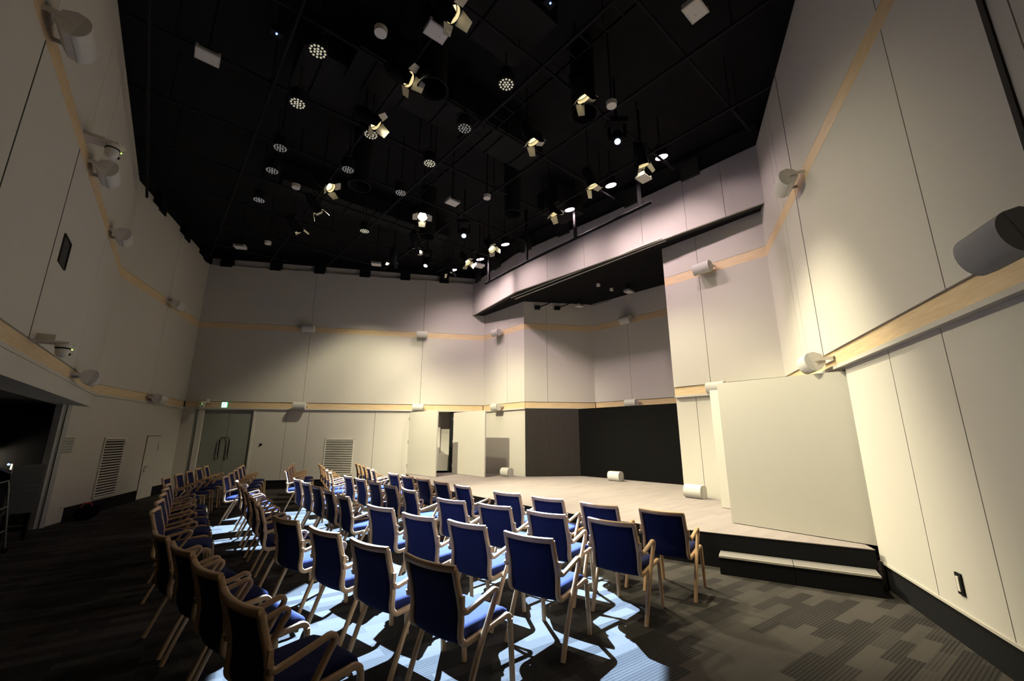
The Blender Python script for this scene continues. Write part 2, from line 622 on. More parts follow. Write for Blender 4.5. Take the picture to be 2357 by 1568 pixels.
# recessed strip and black blocks where the walls meet the ceiling
def cornice(W, t0, t1, num, blocks, name):
    m1 = MB()
    W.box(m1, t0, t1, 7.15, 7.78, -.30, -.16, 0)
    W.box(m1, t0, t1, 7.15, 7.42, -.16, -.14, 1)
    for q in blocks:
        W.box(m1, q - .17, q + .17, 7.10, 7.5, -.14, .03, 0)
    struct(m1.build(name, [M['ceiling'], M['wall']]))


cornice(W_L0, -.3, LL0, 0, [], 'trim_21')
cornice(W_L1, 0, W_L1.L, 0, [1.1, 2.7, 4.2], 'trim_22')
cornice(W_B, 0, W_B.L, 0, [.5, 2.0, 3.4, 4.9, 6.3, 7.7], 'trim_23')
cornice(W_S1, 0, W_S1.L, 0, [], 'trim_24')
cornice(W_Q, 0, W_Q.L, 0, [], 'trim_25')
cornice(W_N, 0, W_N.L, 0, [], 'trim_26')

# fascia over the stage with its black soffit
FA = [(-1.47, 14.62), (.10, 12.0), (2.60, 9.42), (4.80, 6.98)]
mb = MB()
fs_seams = {0: [1.0, 2.1], 1: [1.3, 2.6], 2: [.7, 1.75, 2.55]}
for i in range(3):
    Wf = Wall(FA[i], FA[i + 1])
    Wf.panels(mb, 5.91, 7.15, fs_seams[i], 0, 0, Wf.L, gap=.008)
    Wf.box(mb, 0, Wf.L, 5.93, 7.7, -.2, -.09, 1)
    for q in [x * 1.45 + .5 for x in range(int(Wf.L / 1.45))]:
        Wf.box(mb, q - .2, q + .2, 7.08, 7.5, -.1, .05, 1)
struct(mb.build('trim_27', [M['wall'], M['wall_dark']]))
mb = MB()
mb.prism([(-1.43, 14.66), (.12, 12.05), (2.62, 9.46), (4.82, 7.02), (5.6, 7.0), (6.5, 11), (2.68, 14.6), (-1.0, 15.2)][::-1], 5.935, 6.05)
struct(mb.build('ceiling_stage', M['ceiling']))
mb = MB()
A, B = Vector((.10, 12.74, 5.93)), Vector((3.50, 8.62, 5.93))
mb.sweep([A, B], (0, 0, 1), .03, .03)
mb.sweep([A + Vector((-.13, -.11, .0)), B + Vector((-.13, -.11, .0))], (0, 0, 1), .02, .025)
struct(mb.build('trim_28', M['white']))

# stage platform and steps
EDGE = [(-3.45, 14.10), (-3.42, 13.90), (-2.42, 11.55), (-1.40, 9.75), (-.80, 8.98), (-.34, 8.41), (.20, 7.78), (.95, 6.95), (1.77, 6.20), (2.50, 5.68), (3.20, 5.26), (3.92, 4.84)]
poly = EDGE + [(4.12, 5.42), (4.86, 7.37), (3.54, 9.03), (4.55, 10.5), (2.66, 13.24), (.36, 12.93), (-1.05, 14.60), (-3.2, 14.14)]
mb = MB()
mb.prism(poly, 0, .40, mi=0, mi_top=1)
for i in range(1, len(EDGE) - 1):
    a, b = Vector((*EDGE[i], .397)), Vector((*EDGE[i + 1], .397))
    mb.sweep([a, b], (0, 0, 1), .010, .008, mi=1)
stage = mb.build('stage_platform', [M['black_board'], M['stage'], M['edge']])
tag(stage, 'low raised stage with pinkish grey carpet top and black curved front', 'stage')
# the pair of step units
S0, S1 = Vector((2.47, 5.38, 0)), Vector((3.76, 4.62, 0))
sd = (S1 - S0).normalized()
sn = Vector((-sd.y, sd.x, 0))
sang = math.atan2(sd.y, sd.x)
hl = (S1 - S0).length / 2
for k, txt in ((0, 'half further from the right wall'), (1, 'half next to the right wall')):
    c = S0 + sd * (hl * (k + .5)) + sn * .14
    e = empty('stage_step', (c.x, c.y, 0), sang, 'low black step with grey top at the stage edge, ' + txt, 'step', 'steps up to the stage')
    mb = MB().box((0, -.01, .095), (hl - .006, .26, .19))
    mb.build('step_body', M['black_board'], e)
    mb = MB().box((0, -.01, .197), (hl - .006, .26, .012)).box((0, -.139, .195), (hl - .006, .014, .022), mi=1)
    mb.build('step_tread', [M['steptop'], M['edge']], e)


# ------------------------------------------------------------------ movable stage wall panels (big doors)
def wing(A, B, z1, label, name='swing_panel', th=.045):
    W = Wall(A, B)
    e = empty(name, (*A, .40), W.ang, label, 'wall panel', 'cream swing panels beside the stage')
    mb = MB().box((W.L / 2, 0, (z1 - .40) / 2 + .004), (W.L, th, z1 - .408))
    mb.build('panel_leaf', M['wall'], e)
    for z in (.25, 1.0, 1.75):
        MB().cyl((.0, -.03, z - .05), (.0, -.03, z + .05), .012, seg=10).build('hinge', M['metal'], e)
    return e


wing((4.10, 4.95), (3.12, 6.24), 2.37, 'big cream swing panel at the right stage end, nearest the steps')
wing((4.34, 6.40), (3.60, 7.50), 2.40, 'overexposed cream swing panel partly hidden behind the big right panel')
wing((-3.40, 13.98), (-2.26, 12.76), 2.36, 'cream swing panel left of the stage doorway')
wing((-1.95, 14.12), (-.80, 12.72), 2.35, 'brightly lit cream swing panel right of the stage doorway')
# doorway behind the left panels: dark edge, passage
mb = MB()
W_B.box(mb, 8.10, 8.30, .40, 2.40, -.3, -.05, 0)
W_B.box(mb, 6.76, 8.3, .40, 2.4, -.85, -.80, 1)
W_B.box(mb, 6.70, 6.76, .40, 2.4, -1.5, -.2, 1)
W_B.box(mb, 6.7, 8.3, 2.40, 2.45, -1.5, -.1, 1)
W_B.box(mb, 7.72, 7.80, .40, 2.3, -.80, -.72, 2)
W_B.box(mb, 7.1, 8.1, .40, .95, -.80, -.70, 2)
struct(mb.build('door_2', [M['black_board'], M['wall'], M['white']]))

# ------------------------------------------------------------------ doors, vents and plates on the walls
mb = MB()
W_B.box(mb, .40, .54, 0, 2.41, -.16, -.02, 0)
W_B.box(mb, 1.93, 1.99, 0, 2.41, -.16, -.03, 0)
W_B.box(mb, .54, 1.93, 2.37, 2.41, -.16, -.06, 0)
W_B.box(mb, .30, .40, 0, 2.41, -.16, -.05, 1)
door1 = struct(mb.build('door_1', [M['wall'], M['door_grey']]))
for a, b, hx in ((.55, 1.225, 1.10), (1.235, 1.92, 1.36)):
    mb = MB()
    W_B.box(mb, a, b, .01, 2.36, -.14, -.10)
    leaf = mb.build('door_leaf', M['door_grey'], door1)
    mb = MB()
    mb.cyl(W_B.p(hx, 1.02, -.03), W_B.p(hx, 1.46, -.03), .016, seg=10)
    s_ = 1 if hx < 1.2 else -1
    mb.tube([W_B.p(hx, 1.46, -.03), W_B.p(hx + s_ * .02, 1.53, -.03), W_B.p(hx + s_ * .09, 1.55, -.05), W_B.p(hx + s_ * .1, 1.55, -.10)], .010)
    mb.tube([W_B.p(hx, 1.02, -.03), W_B.p(hx, .95, -.05), W_B.p(hx, .93, -.10)], .010)
    mb.build('door_handle', M['black_metal'], leaf)

mb = MB()
W_L1.box(mb, 2.74, 3.54, 0, 1.60, -.054, -.045, 1)
d3 = struct(mb.build('door_3', [M['wall'], M['wall_dark']]))
mb = MB()
W_L1.box(mb, 2.76, 3.53, .02, 1.585, -.05, -.038)
leaf = mb.build('door_leaf', M['wall'], d3)
mb = MB()
mb.cyl(W_L1.p(2.86, .82, -.04), W_L1.p(2.86, .82, .02), .016)
mb.tube([W_L1.p(2.86, .82, .02), W_L1.p(2.96, .82, .022)], .009)
W_L1.box(mb, 2.83, 2.89, .68, .76, -.04, -.03)
W_L1.box(mb, 3.42, 3.46, 1.22, 1.40, -.04, -.03)
mb.build('door_handle', M['metal'], leaf)


def vent(W, t0, t1, z0, z1, label, off=-.05):
    e = empty('louvred_vent', tuple(W.p((t0 + t1) / 2, z0, off)), W.ang, label, 'vent', 'louvred wall vents')
    w_, h = t1 - t0, z1 - z0
    mb = MB()
    for x in (-w_ / 2 + .02, w_ / 2 - .02):
        mb.box((x, -.012, h / 2), (.04, .03, h))
    for z in (.02, h - .02):
        mb.box((0, -.012, z), (w_, .03, .04))
    mb.build('vent_frame', M['white'], e)
    mb = MB()
    k = int(h / .058)
    for i in range(k):
        z = .05 + (h - .08) * i / k
        T = Matrix.Translation((0, -.022, z + .02)) @ Matrix.Rotation(R(38), 4, 'X')
        mb.box((0, 0, 0), (w_ - .07, .034, .006), T=T)
    mb.build('louvre', M['white'], e)
    MB().box((0, -.003, h / 2), (w_ - .04, .004, h - .04)).build('vent_back', M['wall_dark'], e)


# local +y of a wall empty points away from the room
vent(W_B, 4.12, 5.02, .36, 1.52, 'large cream louvred vent low on the back wall behind the chairs')
vent(W_L1, .83, 1.70, .29, 1.56, 'cream louvred vent on the dark left wall beside the small door')
e = empty('mesh_plate', tuple(W_L1.p(-.36, 1.29, -.048)), W_L1.ang, 'small grey perforated plate on the left wall by the wide opening', 'wall plate')
MB().box((0, -.008, .13), (.36, .016, .28)).build('plate', M['door_grey'], e)
mb = MB()
for i in range(7):
    for j in range(5):
        mb.box((-.15 + i * .05, -.018, .03 + j * .05), (.036, .006, .03))
mb.build('mesh', M['metal'], e)
o = MB().cyl(W_B.p(2.25, 1.33, -.06), W_B.p(2.25, 1.33, -.02), .035, seg=14).sphere(tuple(W_B.p(2.25, 1.33, -.02)), .02).build('wall_sensor', M['black_metal'])
tag(o, 'tiny dark round sensor on the back wall right of the double door', 'sensor')
tO = (Vector((*C9, 0)) - Vector((3.435, 3.55, 0))).length
e = empty('wall_socket', tuple(W_N.p(tO, .48, -.05)), W_N.ang, 'dark framed wall socket low on the near right wall', 'socket')
MB().box((0, -.006, 0), (.075, .014, .155)).build('socket_plate', M['black_board'], e)
MB().box((0, -.016, 0), (.034, .008, .105)).build('socket_insert', M['white'], e)
e = empty('booth_window', tuple(W_L0.p(LL0 - 4.75, 3.65, 0)), W_L0.ang, 'small dark square opening high on the left wall', 'opening')
mb = MB()
mb.box((0, -.004, .16), (.36, .012, .34))
mb.build('window_recess', M['glass_dark'], e)
mb = MB()
for x, z, sx, sz in ((-.185, .16, .012, .35), (.185, .16, .012, .35), (0, -.015, .38, .012), (0, .335, .38, .012)):
    mb.box((x, -.008, z), (sx, .02, sz))
mb.build('window_frame', M['wall_dark'], e)

# exit sign
e = empty('exit_sign', tuple(W_B.p(1.09, 2.535, -.03)), W_B.ang, 'lit green and white emergency exit sign above the double door', 'sign')
MB().box((0, -.02, 0), (.155, .04, .165)).build('sign_case', M['exit_green'], e)
MB().box((0, -.042, 0), (.142, .006, .150)).build('sign_face', M['exit'], e)
mb = MB()   # running figure through a doorway
for x, z, sx, sz, rr in ((.042, -.005, .008, .10, 0), (.058, .043, .035, .008, 0), (-.012, .005, .022, .05, .5), (-.030, -.030, .012, .045, .9), (.012, -.030, .012, .045, -.7), (-.034, .018, .034, .009, .5), (.010, .012, .034, .009, -.6)):
    T = Matrix.Translation((x, -.047, z)) @ Matrix.Rotation(rr, 4, 'Y')
    mb.box((0, 0, 0), (sx, .003, sz), T=T)
mb.cyl((-.002, -.045, .045), (-.002, -.049, .045), .012, seg=12)
mb.build('running_figure', M['exit_green'], e)


# ------------------------------------------------------------------ speakers
def make_speaker():
    """local: x along wall, -y into the room, origin where the bracket meets the wall"""
    e = empty('wall_speaker', (0, 0, 0))
    L_, = (.36,)
    cy, cz, tilt = -.20, -.02, R(18)
    T = Matrix.Translation((0, cy, cz)) @ Matrix.Rotation(tilt, 4, 'X')
    # cabinet: hexagonal back extruded along x
    prof = [(.09, .055), (.02, .115), (-.045, .118), (-.045, -.118), (.02, -.115), (.09, -.055)]
    X = Matrix(((0, 0, 1, 0), (1, 0, 0, 0), (0, 1, 0, 0), (0, 0, 0, 1)))
    MB().prism(prof[::-1], -L_ / 2, L_ / 2, T=T @ X).build('cabinet', M['speaker'], e)
    gp = [(-.045, -.118)] + [(-.045 - .075 * math.cos(a), .118 * math.sin(a)) for a in [R(-80 + 16 * i) for i in range(11)]] + [(-.045, .118)]
    MB().prism(gp[::-1], -L_ / 2 + .004, L_ / 2 - .004, T=T @ X, smooth=True).build('grille', M['grille'], e)
    mb = MB()
    for s_ in (-1, 1):
        x = s_ * (L_ / 2 + .008)
        mb.box((x, -.095, .0), (.008, .19, .045))
        mb.cyl((x - .006, cy, cz), (x + .006, cy, cz), .016, seg=10)
    mb.box((0, -.010, .0), (L_ + .024, .02, .05))
    mb.build('bracket', M['speaker'], e)
    return e


SPK = [(W_L0, LL0 - 7.12, 5.10, 'white wall speaker at the top left corner of the picture, on the upper wood band'),
       (W_L0, LL0 - 4.62, 5.08, 'white wall speaker just below the upper ceiling camera on the left wall'),
       (W_L0, LL0 - 2.25, 5.09, 'white wall speaker on the upper left band, left of the wall corner'),
       (W_L0, LL0 - 2.32, 2.55, 'white wall speaker at the end of the header over the left opening'),
       (W_L1, 2.42, 5.09, 'small shaded white speaker on the upper band between corner and back wall'),
       (W_L1, 2.42, 2.55, 'small shaded white speaker on the lower band above the little left door'),
       (W_B, 3.30, 5.09, 'white speaker on the upper band of the back wall, left one'),
       (W_B, 7.00, 5.09, 'white speaker on the upper band of the back wall, right one'),
       (W_B, 3.30, 2.55, 'white speaker on the lower back wall band, left of the big vent'),
       (W_B, 6.98, 2.55, 'white speaker on the lower back wall band, above the left swing panel'),
       (W_S1, .98, 5.09, 'white speaker on the upper band beside the stage recess, left of it'),
       (W_S1, .98, 2.55, 'white speaker on the lower band above the bright swing panel on the left'),
       (W_R2, 1.38, 5.09, 'white speaker on the upper band at the back of the stage recess'),
       (W_R2, 1.40, 2.55, 'white speaker on the lower band above the black stage wall'),
       (W_P, 1.00, 5.09, 'white speaker casting a shadow on the upper band right of the stage'),
       (W_P, 1.02, 2.55, 'white speaker just above the overexposed swing panel on the right'),
       (W_N, .30, 5.09, 'white speaker with grey end plate high at the right wall corner'),
       (W_N, .12, 2.55, 'cream speaker on a U bracket at the lower end of the right wood band'),
       (W_N, 3.64, 2.64, 'large dark grey speaker cut by the right picture edge')]
sp0 = make_speaker()
for i, (W, t, z, lab) in enumerate(SPK):
    o = sp0 if i == 0 else copy_tree(sp0)
    p = W.p(t, z, -.02)
    o.location = p
    o.rotation_euler = (0, 0, W.ang)
    tag(o, lab, 'speaker', 'white speakers on the wooden wall bands')
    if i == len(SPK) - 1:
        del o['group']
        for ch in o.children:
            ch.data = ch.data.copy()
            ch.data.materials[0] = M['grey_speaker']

# speakers standing on the stage floor
for (x, y, rz, lab) in ((-.15, 13.05, W_S1.ang, 'white rounded speaker lying on the stage in front of the bright left panel'),
                        (2.82, 11.75, W_R2.ang, 'cream rounded speaker lying on the stage before the black wall'),
                        (3.63, 8.62, W_P.ang, 'glaring white rounded speaker on the stage floor at the foot of the right wall')):
    e = empty('floor_speaker', (x, y, .40), rz, lab, 'speaker', 'rounded speakers on the stage floor')
    X = Matrix(((0, 0, 1, 0), (1, 0, 0, 0), (0, 1, 0, 0), (0, 0, 0, 1)))
    prof = [(.11, .03), (.11, .20), (.05, .25), (-.05, .25), (-.05, 0.0), (.08, 0.0)]
    MB().prism(prof[::-1], -.18, .18, T=X).build('cabinet', M['speaker'], e)
    gp = [(-.05, 0.0)] + [(-.05 - .09 * math.cos(a), .125 + .125 * math.sin(a)) for a in [R(-80 + 16 * i) for i in range(11)]] + [(-.05, .25)]
    MB().prism(gp[::-1], -.176, .176, T=X, smooth=True).build('grille', M['grille'], e)

# ------------------------------------------------------------------ dome cameras on shelf brackets
def dome_cam(W, t, z, s_, lab):
    e = empty('dome_camera', tuple(W.p(t, z, -.02)), W.ang, lab, 'camera', 'white dome cameras on wall brackets')
    MB().prism([(-.10 * s_, 0), (.10 * s_, 0), (.10 * s_, -.34 * s_), (.02 * s_, -.42 * s_), (-.10 * s_, -.36 * s_)][::-1], -.012, .012).prism([(.04 * s_, 0), (.065 * s_, 0), (.065 * s_, -.20 * s_), (.04 * s_, -.20 * s_)][::-1], .012, .10).build('shelf_bracket', M['bracket'], e)
    y = -.30 * s_
    MB().cyl((0, y, -.012), (0, y, -.05), .085 * s_, seg=24).cyl((0, y, -.05), (0, y, -.065), .078 * s_, seg=24, mi=1).build('camera_base', [M['speaker'], M['black_metal']], e)
    MB().cyl((0, y, -.065), (0, y, -.12 * s_), .07 * s_, seg=24).sphere((0, y, -.12 * s_), .07 * s_, half='low').build('camera_head', M['speaker'], e)
    MB().cyl((.04 * s_, y - .055 * s_, -.13 * s_), (.05 * s_, y - .075 * s_, -.14 * s_), .016 * s_, seg=12).build('camera_lens', M['black_metal'], e)
    MB().sphere((.03, y - .083 * s_, -.058), .008).build('status_light', M['led_green'], e)


dome_cam(W_L0, LL0 - 5.20, 5.18, .95, 'white dome camera with a green light high on the left wall under its shelf')
dome_cam(W_L0, LL0 - 5.0, 2.64, .85, 'white dome camera on the lower band above the left opening')
dome_cam(W_B, .60, 2.60, 1.0, 'small white dome camera left of the exit sign')
e = empty('flat_device', tuple(W_P.p(2.02, 2.455, .10)), W_P.ang, 'flat white oblong device on the ledge at the right stage corner', 'device')
mb = MB()
mb.prism([(-.15, -.03), (.15, -.03), (.17, 0), (.15, .05), (-.15, .05), (-.17, 0)], 0, .045)
mb.build('shell', M['speaker'], e)
MB().box((0, -.032, .02), (.22, .006, .016)).build('front_slot', M['black_metal'], e)

# ------------------------------------------------------------------ chairs
def arc(c, r, a0, a1, k=6):
    return [(c[0] + r * math.cos(R(a0 + (a1 - a0) * i / k)), c[1] + r * math.sin(R(a0 + (a1 - a0) * i / k))) for i in range(k + 1)]


def make_chair():
    e = empty('armchair', (0, 0, 0))
    wood = M['beech']
    for s_ in (-1, 1):
        x = s_ * .222
        # bent stile running into the seat rail
        yz = [(-.060, .815), (-.040, .74), (-.015, .66), (.004, .58), (.008, .52), (.004, .47)] + \
             [(.004 + .0, .455)] + [(.06 + .056 * math.cos(R(a)), .442 + .056 * math.sin(R(a))) for a in range(185, 281, 15)] + \
             [(.15, .395), (.28, .408), (.40, .420)] + [(.435 + .045 * math.cos(R(a)), .378 + .045 * math.sin(R(a))) for a in (95, 70, 45, 20)]
        MB().sweep([(x, y, z) for y, z in yz], (1, 0, 0), .032, .034).build('side_frame', wood, e)
        yz = [(.480, .388), (.484, .34), (.490, .25), (.500, .12), (.508, 0)]
        MB().sweep([(x, y, z) for y, z in yz], (1, 0, 0), .030, .032).build('leg', wood, e)
        xo = s_ * .256
        # arm: starts at a block on the stile, runs forward, turns down and back
        yz = [(-.012, .600), (-.005, .575), (.020, .572), (.10, .590), (.20, .615), (.262, .632)] + \
             [(.272 + .026 * math.cos(R(a)), .606 + .026 * math.sin(R(a))) for a in (80, 45, 10, -25)] + [(.262, .545), (.215, .465), (.165, .385)]
        mb = MB().sweep([(xo, y, z) for y, z in yz], (1, 0, 0), .032, .026)
        mb.box((s_ * .238, -.010, .625), (.040, .022, .075))
        mb.build('armrest', wood, e)
        yz = [(.165, .385), (.125, .31), (.075, .20), (.030, .09), (-.005, 0)]
        MB().sweep([(xo, y, z) for y, z in yz], (1, 0, 0), .032, .028).build('leg', wood, e)
    # top rail, bowed backwards in plan
    pts = []
    for i in range(9):
        u = -1 + 2 * i / 8
        pts.append((u * .232, -.062 - .028 * (1 - u * u), .812 + .006 * u * u))
    MB().sweep(pts, (0, -.15, 1), .040, .030).build('top_rail', wood, e)
    # upholstered back
    nx, nz = 8, 9
    zs = [(.795, -.052), (.73, -.036), (.66, -.014), (.60, .001), (.53, .010), (.47, .010), (.42, .016), (.39, .030), (.375, .050)]
    vs = []
    for side in (0, 1):
        for k, (z, y) in enumerate(zs):
            for i in range(nx + 1):
                u = -1 + 2 * i / nx
                bow = -.026 * (1 - u * u) * (.5 + .5 * k / nz if k else .9)
                th = (.018 if side else -.008) * (1 - .5 * abs(u) ** 4)
                vs.append((u * .206, y + bow + th, z))
    fs = []
    W1, tot = nx + 1, (nx + 1) * len(zs)
    for k in range(len(zs) - 1):
        for i in range(nx):
            a = k * W1 + i
            fs.append((a, a + 1, a + 1 + W1, a + W1))
            b = a + tot
            fs.append((b, b + W1, b + 1 + W1, b + 1))
    for k in range(len(zs) - 1):
        a, b = k * W1, k * W1 + nx
        fs.append((a, a + W1, a + W1 + tot, a + tot))
        fs.append((b, b + tot, b + W1 + tot, b + W1))
    for i in range(nx):
        fs.append((i, i + tot, i + 1 + tot, i + 1))
        a = (len(zs) - 1) * W1 + i
        fs.append((a, a + 1, a + 1 + tot, a + tot))
    MB().add(vs, fs, 0, True).build('backrest', M['fabric'], e)
    # seat cushion
    prof = [(.015, .405), (.03, .455), (.08, .468), (.22, .468), (.36, .474), (.43, .470), (.468, .452), (.478, .425), (.455, .405)]
    vs, n_ = [], len(prof)
    xs = [-.207, -.20, -.17, 0, .17, .20, .207]
    for x in xs:
        k = 1 if abs(x) < .18 else (.985 if abs(x) < .203 else .955)
        for y, z in prof:
            vs.append((x, y, .405 + (z - .405) * (1 if abs(x) < .18 else (.9 if abs(x) < .203 else .55))))
    fs = [(i * n_ + j, i * n_ + (j + 1) % n_, (i + 1) * n_ + (j + 1) % n_, (i + 1) * n_ + j) for i in range(len(xs) - 1) for j in range(n_)]
    fs += [list(range(n_))[::-1], list(range((len(xs) - 1) * n_, len(xs) * n_))]
    MB().add(vs, fs, 0, True).build('seat', M['fabric'], e)
    mb = MB()
    for y, z in ((.10, .385), (.42, .395)):
        mb.sweep([(-.21, y, z), (.21, y, z)], (0, 0, 1), .03, .022)
    mb.build('stretcher', wood, e)
    return e


P = []   # (x, y, rotation, row letter, index, block)
near = {'a': [(1.56, 4.62), (.99, 5.04), (.44, 5.52), (-.08, 6.02)],
        'b': [(.91, 4.10), (.34, 4.50), (-.21, 4.97), (-.76, 5.38)],
        'c': [(.12, 3.52), (-.42, 3.99), (-.94, 4.36), (-1.47, 4.86)],
        'd': [(-.53, 2.85), (-1.06, 3.28), (-1.58, 3.71), (-2.16, 4.19)],
        'e': [(-1.32, 2.22), (-1.84, 2.71), (-2.34, 3.16), (-2.84, 3.58)]}
mid = {'a': ((-.80, 6.85), (-.42, .53)), 'b': ((-1.52, 6.36), (-.42, .51)), 'c': ((-2.24, 5.76), (-.415, .515)),
       'd': ((-2.90, 5.02), (-.455, .605)), 'e': ((-3.81, 4.68), (-.44, .58))}
far = {'a': ((-3.20, 9.92), (-.315, .585), 5), 'b': ((-3.86, 9.16), (-.36, .66), 5), 'c': ((-5.08, 9.66), (-.34, .76), 4),
       'd': ((-5.56, 8.35), (-.385, .735), 5), 'e': ((-6.50, 8.10), (-.345, .735), 5)}
for r_, l in near.items():
    for i, (x, y) in enumerate(l):
        P.append((x, y, -37 if r_ != 'e' else -39, r_, i, 'near'))
for r_, (s0, st) in mid.items():
    for i in range(5):
        P.append((s0[0] + st[0] * i, s0[1] + st[1] * i, {'a': -51, 'b': -51, 'c': -51, 'd': -55, 'e': -58}[r_], r_, i, 'middle'))
for r_, (s0, st, k) in far.items():
    for i in range(k):
        P.append((s0[0] + st[0] * i, s0[1] + st[1] * i, -65, r_, i, 'far'))
ORD = ['first', 'second', 'third', 'fourth', 'fifth']
ROW = {'a': 'first row', 'b': 'second row', 'c': 'third row', 'd': 'fourth row', 'e': 'fifth row'}
random.seed(4)
ch0 = make_chair()
for k, (x, y, a, r_, i, blk) in enumerate(P):
    o = ch0 if k == 0 else copy_tree(ch0)
    a = R(a + random.uniform(-1.5, 1.5))
    # the measured point is the middle of the top rail, at local (0, -.075)
    lx, ly = -math.sin(a) * .075 * -1, math.cos(a) * .075
    o.location = (x - math.sin(a) * .075, y + math.cos(a) * .075, 0)
    o.rotation_euler = (0, 0, a)
    end = {'near': 'the steps', 'middle': 'the near block', 'far': 'the middle block'}[blk]
    tag(o, 'blue beech armchair, %s from %s in the %s of the %s block' % (ORD[i], end, ROW[r_], blk), 'chair', 'blue audience chairs with beech frames')

# ------------------------------------------------------------------ ceiling rig
ZG = 6.75


def pipe_line(p, q, r, name, lab, cat='pipe', grp='black pipes of the lighting grid'):
    mb = MB().cyl(p, q, r, seg=8)
    o = mb.build(name, M['black_metal'])
    # drop rods carry it
    d = Vector(q) - Vector(p)
    for f in (.06, .5, .94):
        c = Vector(p) + d * f
        MB().cyl(c, (c.x, c.y, 7.76), .008, seg=6).build('drop_rod', M['black_metal'], o)
    return tag(o, lab, cat, grp)


def inside(pt):
    x, y = pt
    pl = [(-1.0, -.6), (-8.0, 7.8), (-8.9, 11.4), (-2.3, 12.6), (-.5, 11.6), (2.0, 8.8), (4.2, 6.3), (3.95, 5.3), (1.75, -.5)]
    c = False
    for i in range(len(pl)):
        (x1, y1), (x2, y2) = pl[i], pl[i - 1]
        if (y1 > y) != (y2 > y) and x < (x2 - x1) * (y - y1) / (y2 - y1) + x1:
            c = not c
    return c


d1 = Vector((math.cos(R(131)), math.sin(R(131)), 0))
d2 = Vector((math.cos(R(40)), math.sin(R(40)), 0))
org = Vector((1.34, 3.82, 0))
cnt = 0
for (dd, oo, z, txt) in ((d1, d2, ZG, 'running along the stage front'), (d2, d1, ZG + .06, 'running towards the stage')):
    for k in range(-6, 12):
        base = org + oo * (1.42 * k)
        run = []
        for j in range(-160, 220):
            q = base + dd * (j * .1)
            if inside((q.x, q.y)):
                run.append(q)
        if len(run) < 12:
            continue
        a, b = run[0], run[-1]
        cnt += 1
        pipe_line((a.x, a.y, z), (b.x, b.y, z), .024, 'grid_pipe', 'thin black ceiling pipe ' + txt + ', one of the dim grid lines')

# pipe in front of the fascia with four droppers
pa, pb = Vector((-.83, 12.06, 6.2)), Vector((2.82, 7.47, 6.2))
mid_pts = [pa, Vector((.40, 10.42, 6.2)), Vector((1.52, 9.05, 6.2)), Vector((2.65, 7.68, 6.2)), pb]
mb = MB().tube(mid_pts, .036, 10)
o = tag(mb.build('batten_pipe', M['black_metal']), 'black lighting batten pipe hanging in front of the cream fascia', 'pipe')
for q in (Vector((-.71, 11.85, 0)), mid_pts[1], mid_pts[2], mid_pts[3]):
    MB().box((q.x, q.y, (6.2 + 7.76) / 2), (.06, .06, 7.76 - 6.2), R(-48)).build('dropper', M['black_metal'], o)


def stem(mb, x, y, z):
    mb.cyl((0, 0, z), (0, 0, 7.76), .010, seg=6)
    return mb


def make_lantern(dirv, lens, lab, bright):
    e = empty('stage_lantern', (0, 0, 0), 0, lab, 'stage light', 'black barn door lanterns hanging from the grid')
    q = Vector(dirv).to_track_quat('-Z', 'Y').to_matrix().to_4x4()
    mb = MB().cyl((0, 0, .36), (0, 0, .13), .085, .10, seg=20)
    mb.cyl((0, 0, .42), (0, 0, .36), .06, .085, seg=20)
    for k in range(3):      # cooling fins
        mb.cyl((0, 0, .20 + k * .05), (0, 0, .21 + k * .05), .108, seg=20)
    for v in mb.v:
        v[:] = (q @ v)
    mb.build('lamp_body', M['black_metal'], e)
    mb = MB().cyl((0, 0, .13), (0, 0, .012), .098, .104, seg=20, caps=False)
    mb.cyl((0, 0, .012), (0, 0, .13), .108, .102, seg=20, caps=False, mi=1)
    mb.torus((0, 0, .07), .095, .006, seg=20, k=6)
    for v in mb.v:
        v[:] = (q @ v)
    mb.build('snoot', [M['flap'], M['black_metal']], e)
    mb = MB().cyl((0, 0, .128), (0, 0, .118), .085, seg=20)
    for v in mb.v:
        v[:] = (q @ v)
    mb.build('lens', lens, e)
    for k, (opn, ln) in enumerate(((24, .16), (62, .12), (20, .17), (70, .11))):
        a = R(90 * k + 45 + bright * 17)
        T = q @ Matrix.Rotation(a, 4, 'Z') @ Matrix.Translation((0, .108, .012)) @ Matrix.Rotation(R(opn), 4, 'X')
        hw = .090
        vs = [(-hw, 0, 0), (hw, 0, 0), (hw * .72, 0, -ln), (-hw * .72, 0, -ln), (-hw, .004, 0), (hw, .004, 0), (hw * .72, .004, -ln), (-hw * .72, .004, -ln)]
        mb = MB().add(vs, [(0, 1, 2, 3)], 0, False, T)
        mb.add(vs, [(7, 6, 5, 4), (0, 4, 5, 1), (1, 5, 6, 2), (2, 6, 7, 3), (3, 7, 4, 0)], 1, False, T)
        mb.build('barn_door', [M['flap'], M['black_metal']], e)
    zt = (q @ Vector((0, 0, .24)))
    side = (q @ Vector((1, 0, 0)))
    mb = MB().tube([zt + side * .11, zt + side * .12 + Vector((0, 0, .16)), zt + Vector((0, 0, .22)), zt - side * .12 + Vector((0, 0, .16)), zt - side * .11], .009)
    mb.cyl(zt + Vector((0, 0, .22)), (zt.x, zt.y, 1.36), .010, seg=6)
    mb.build('yoke', M['black_metal'], e)
    return e


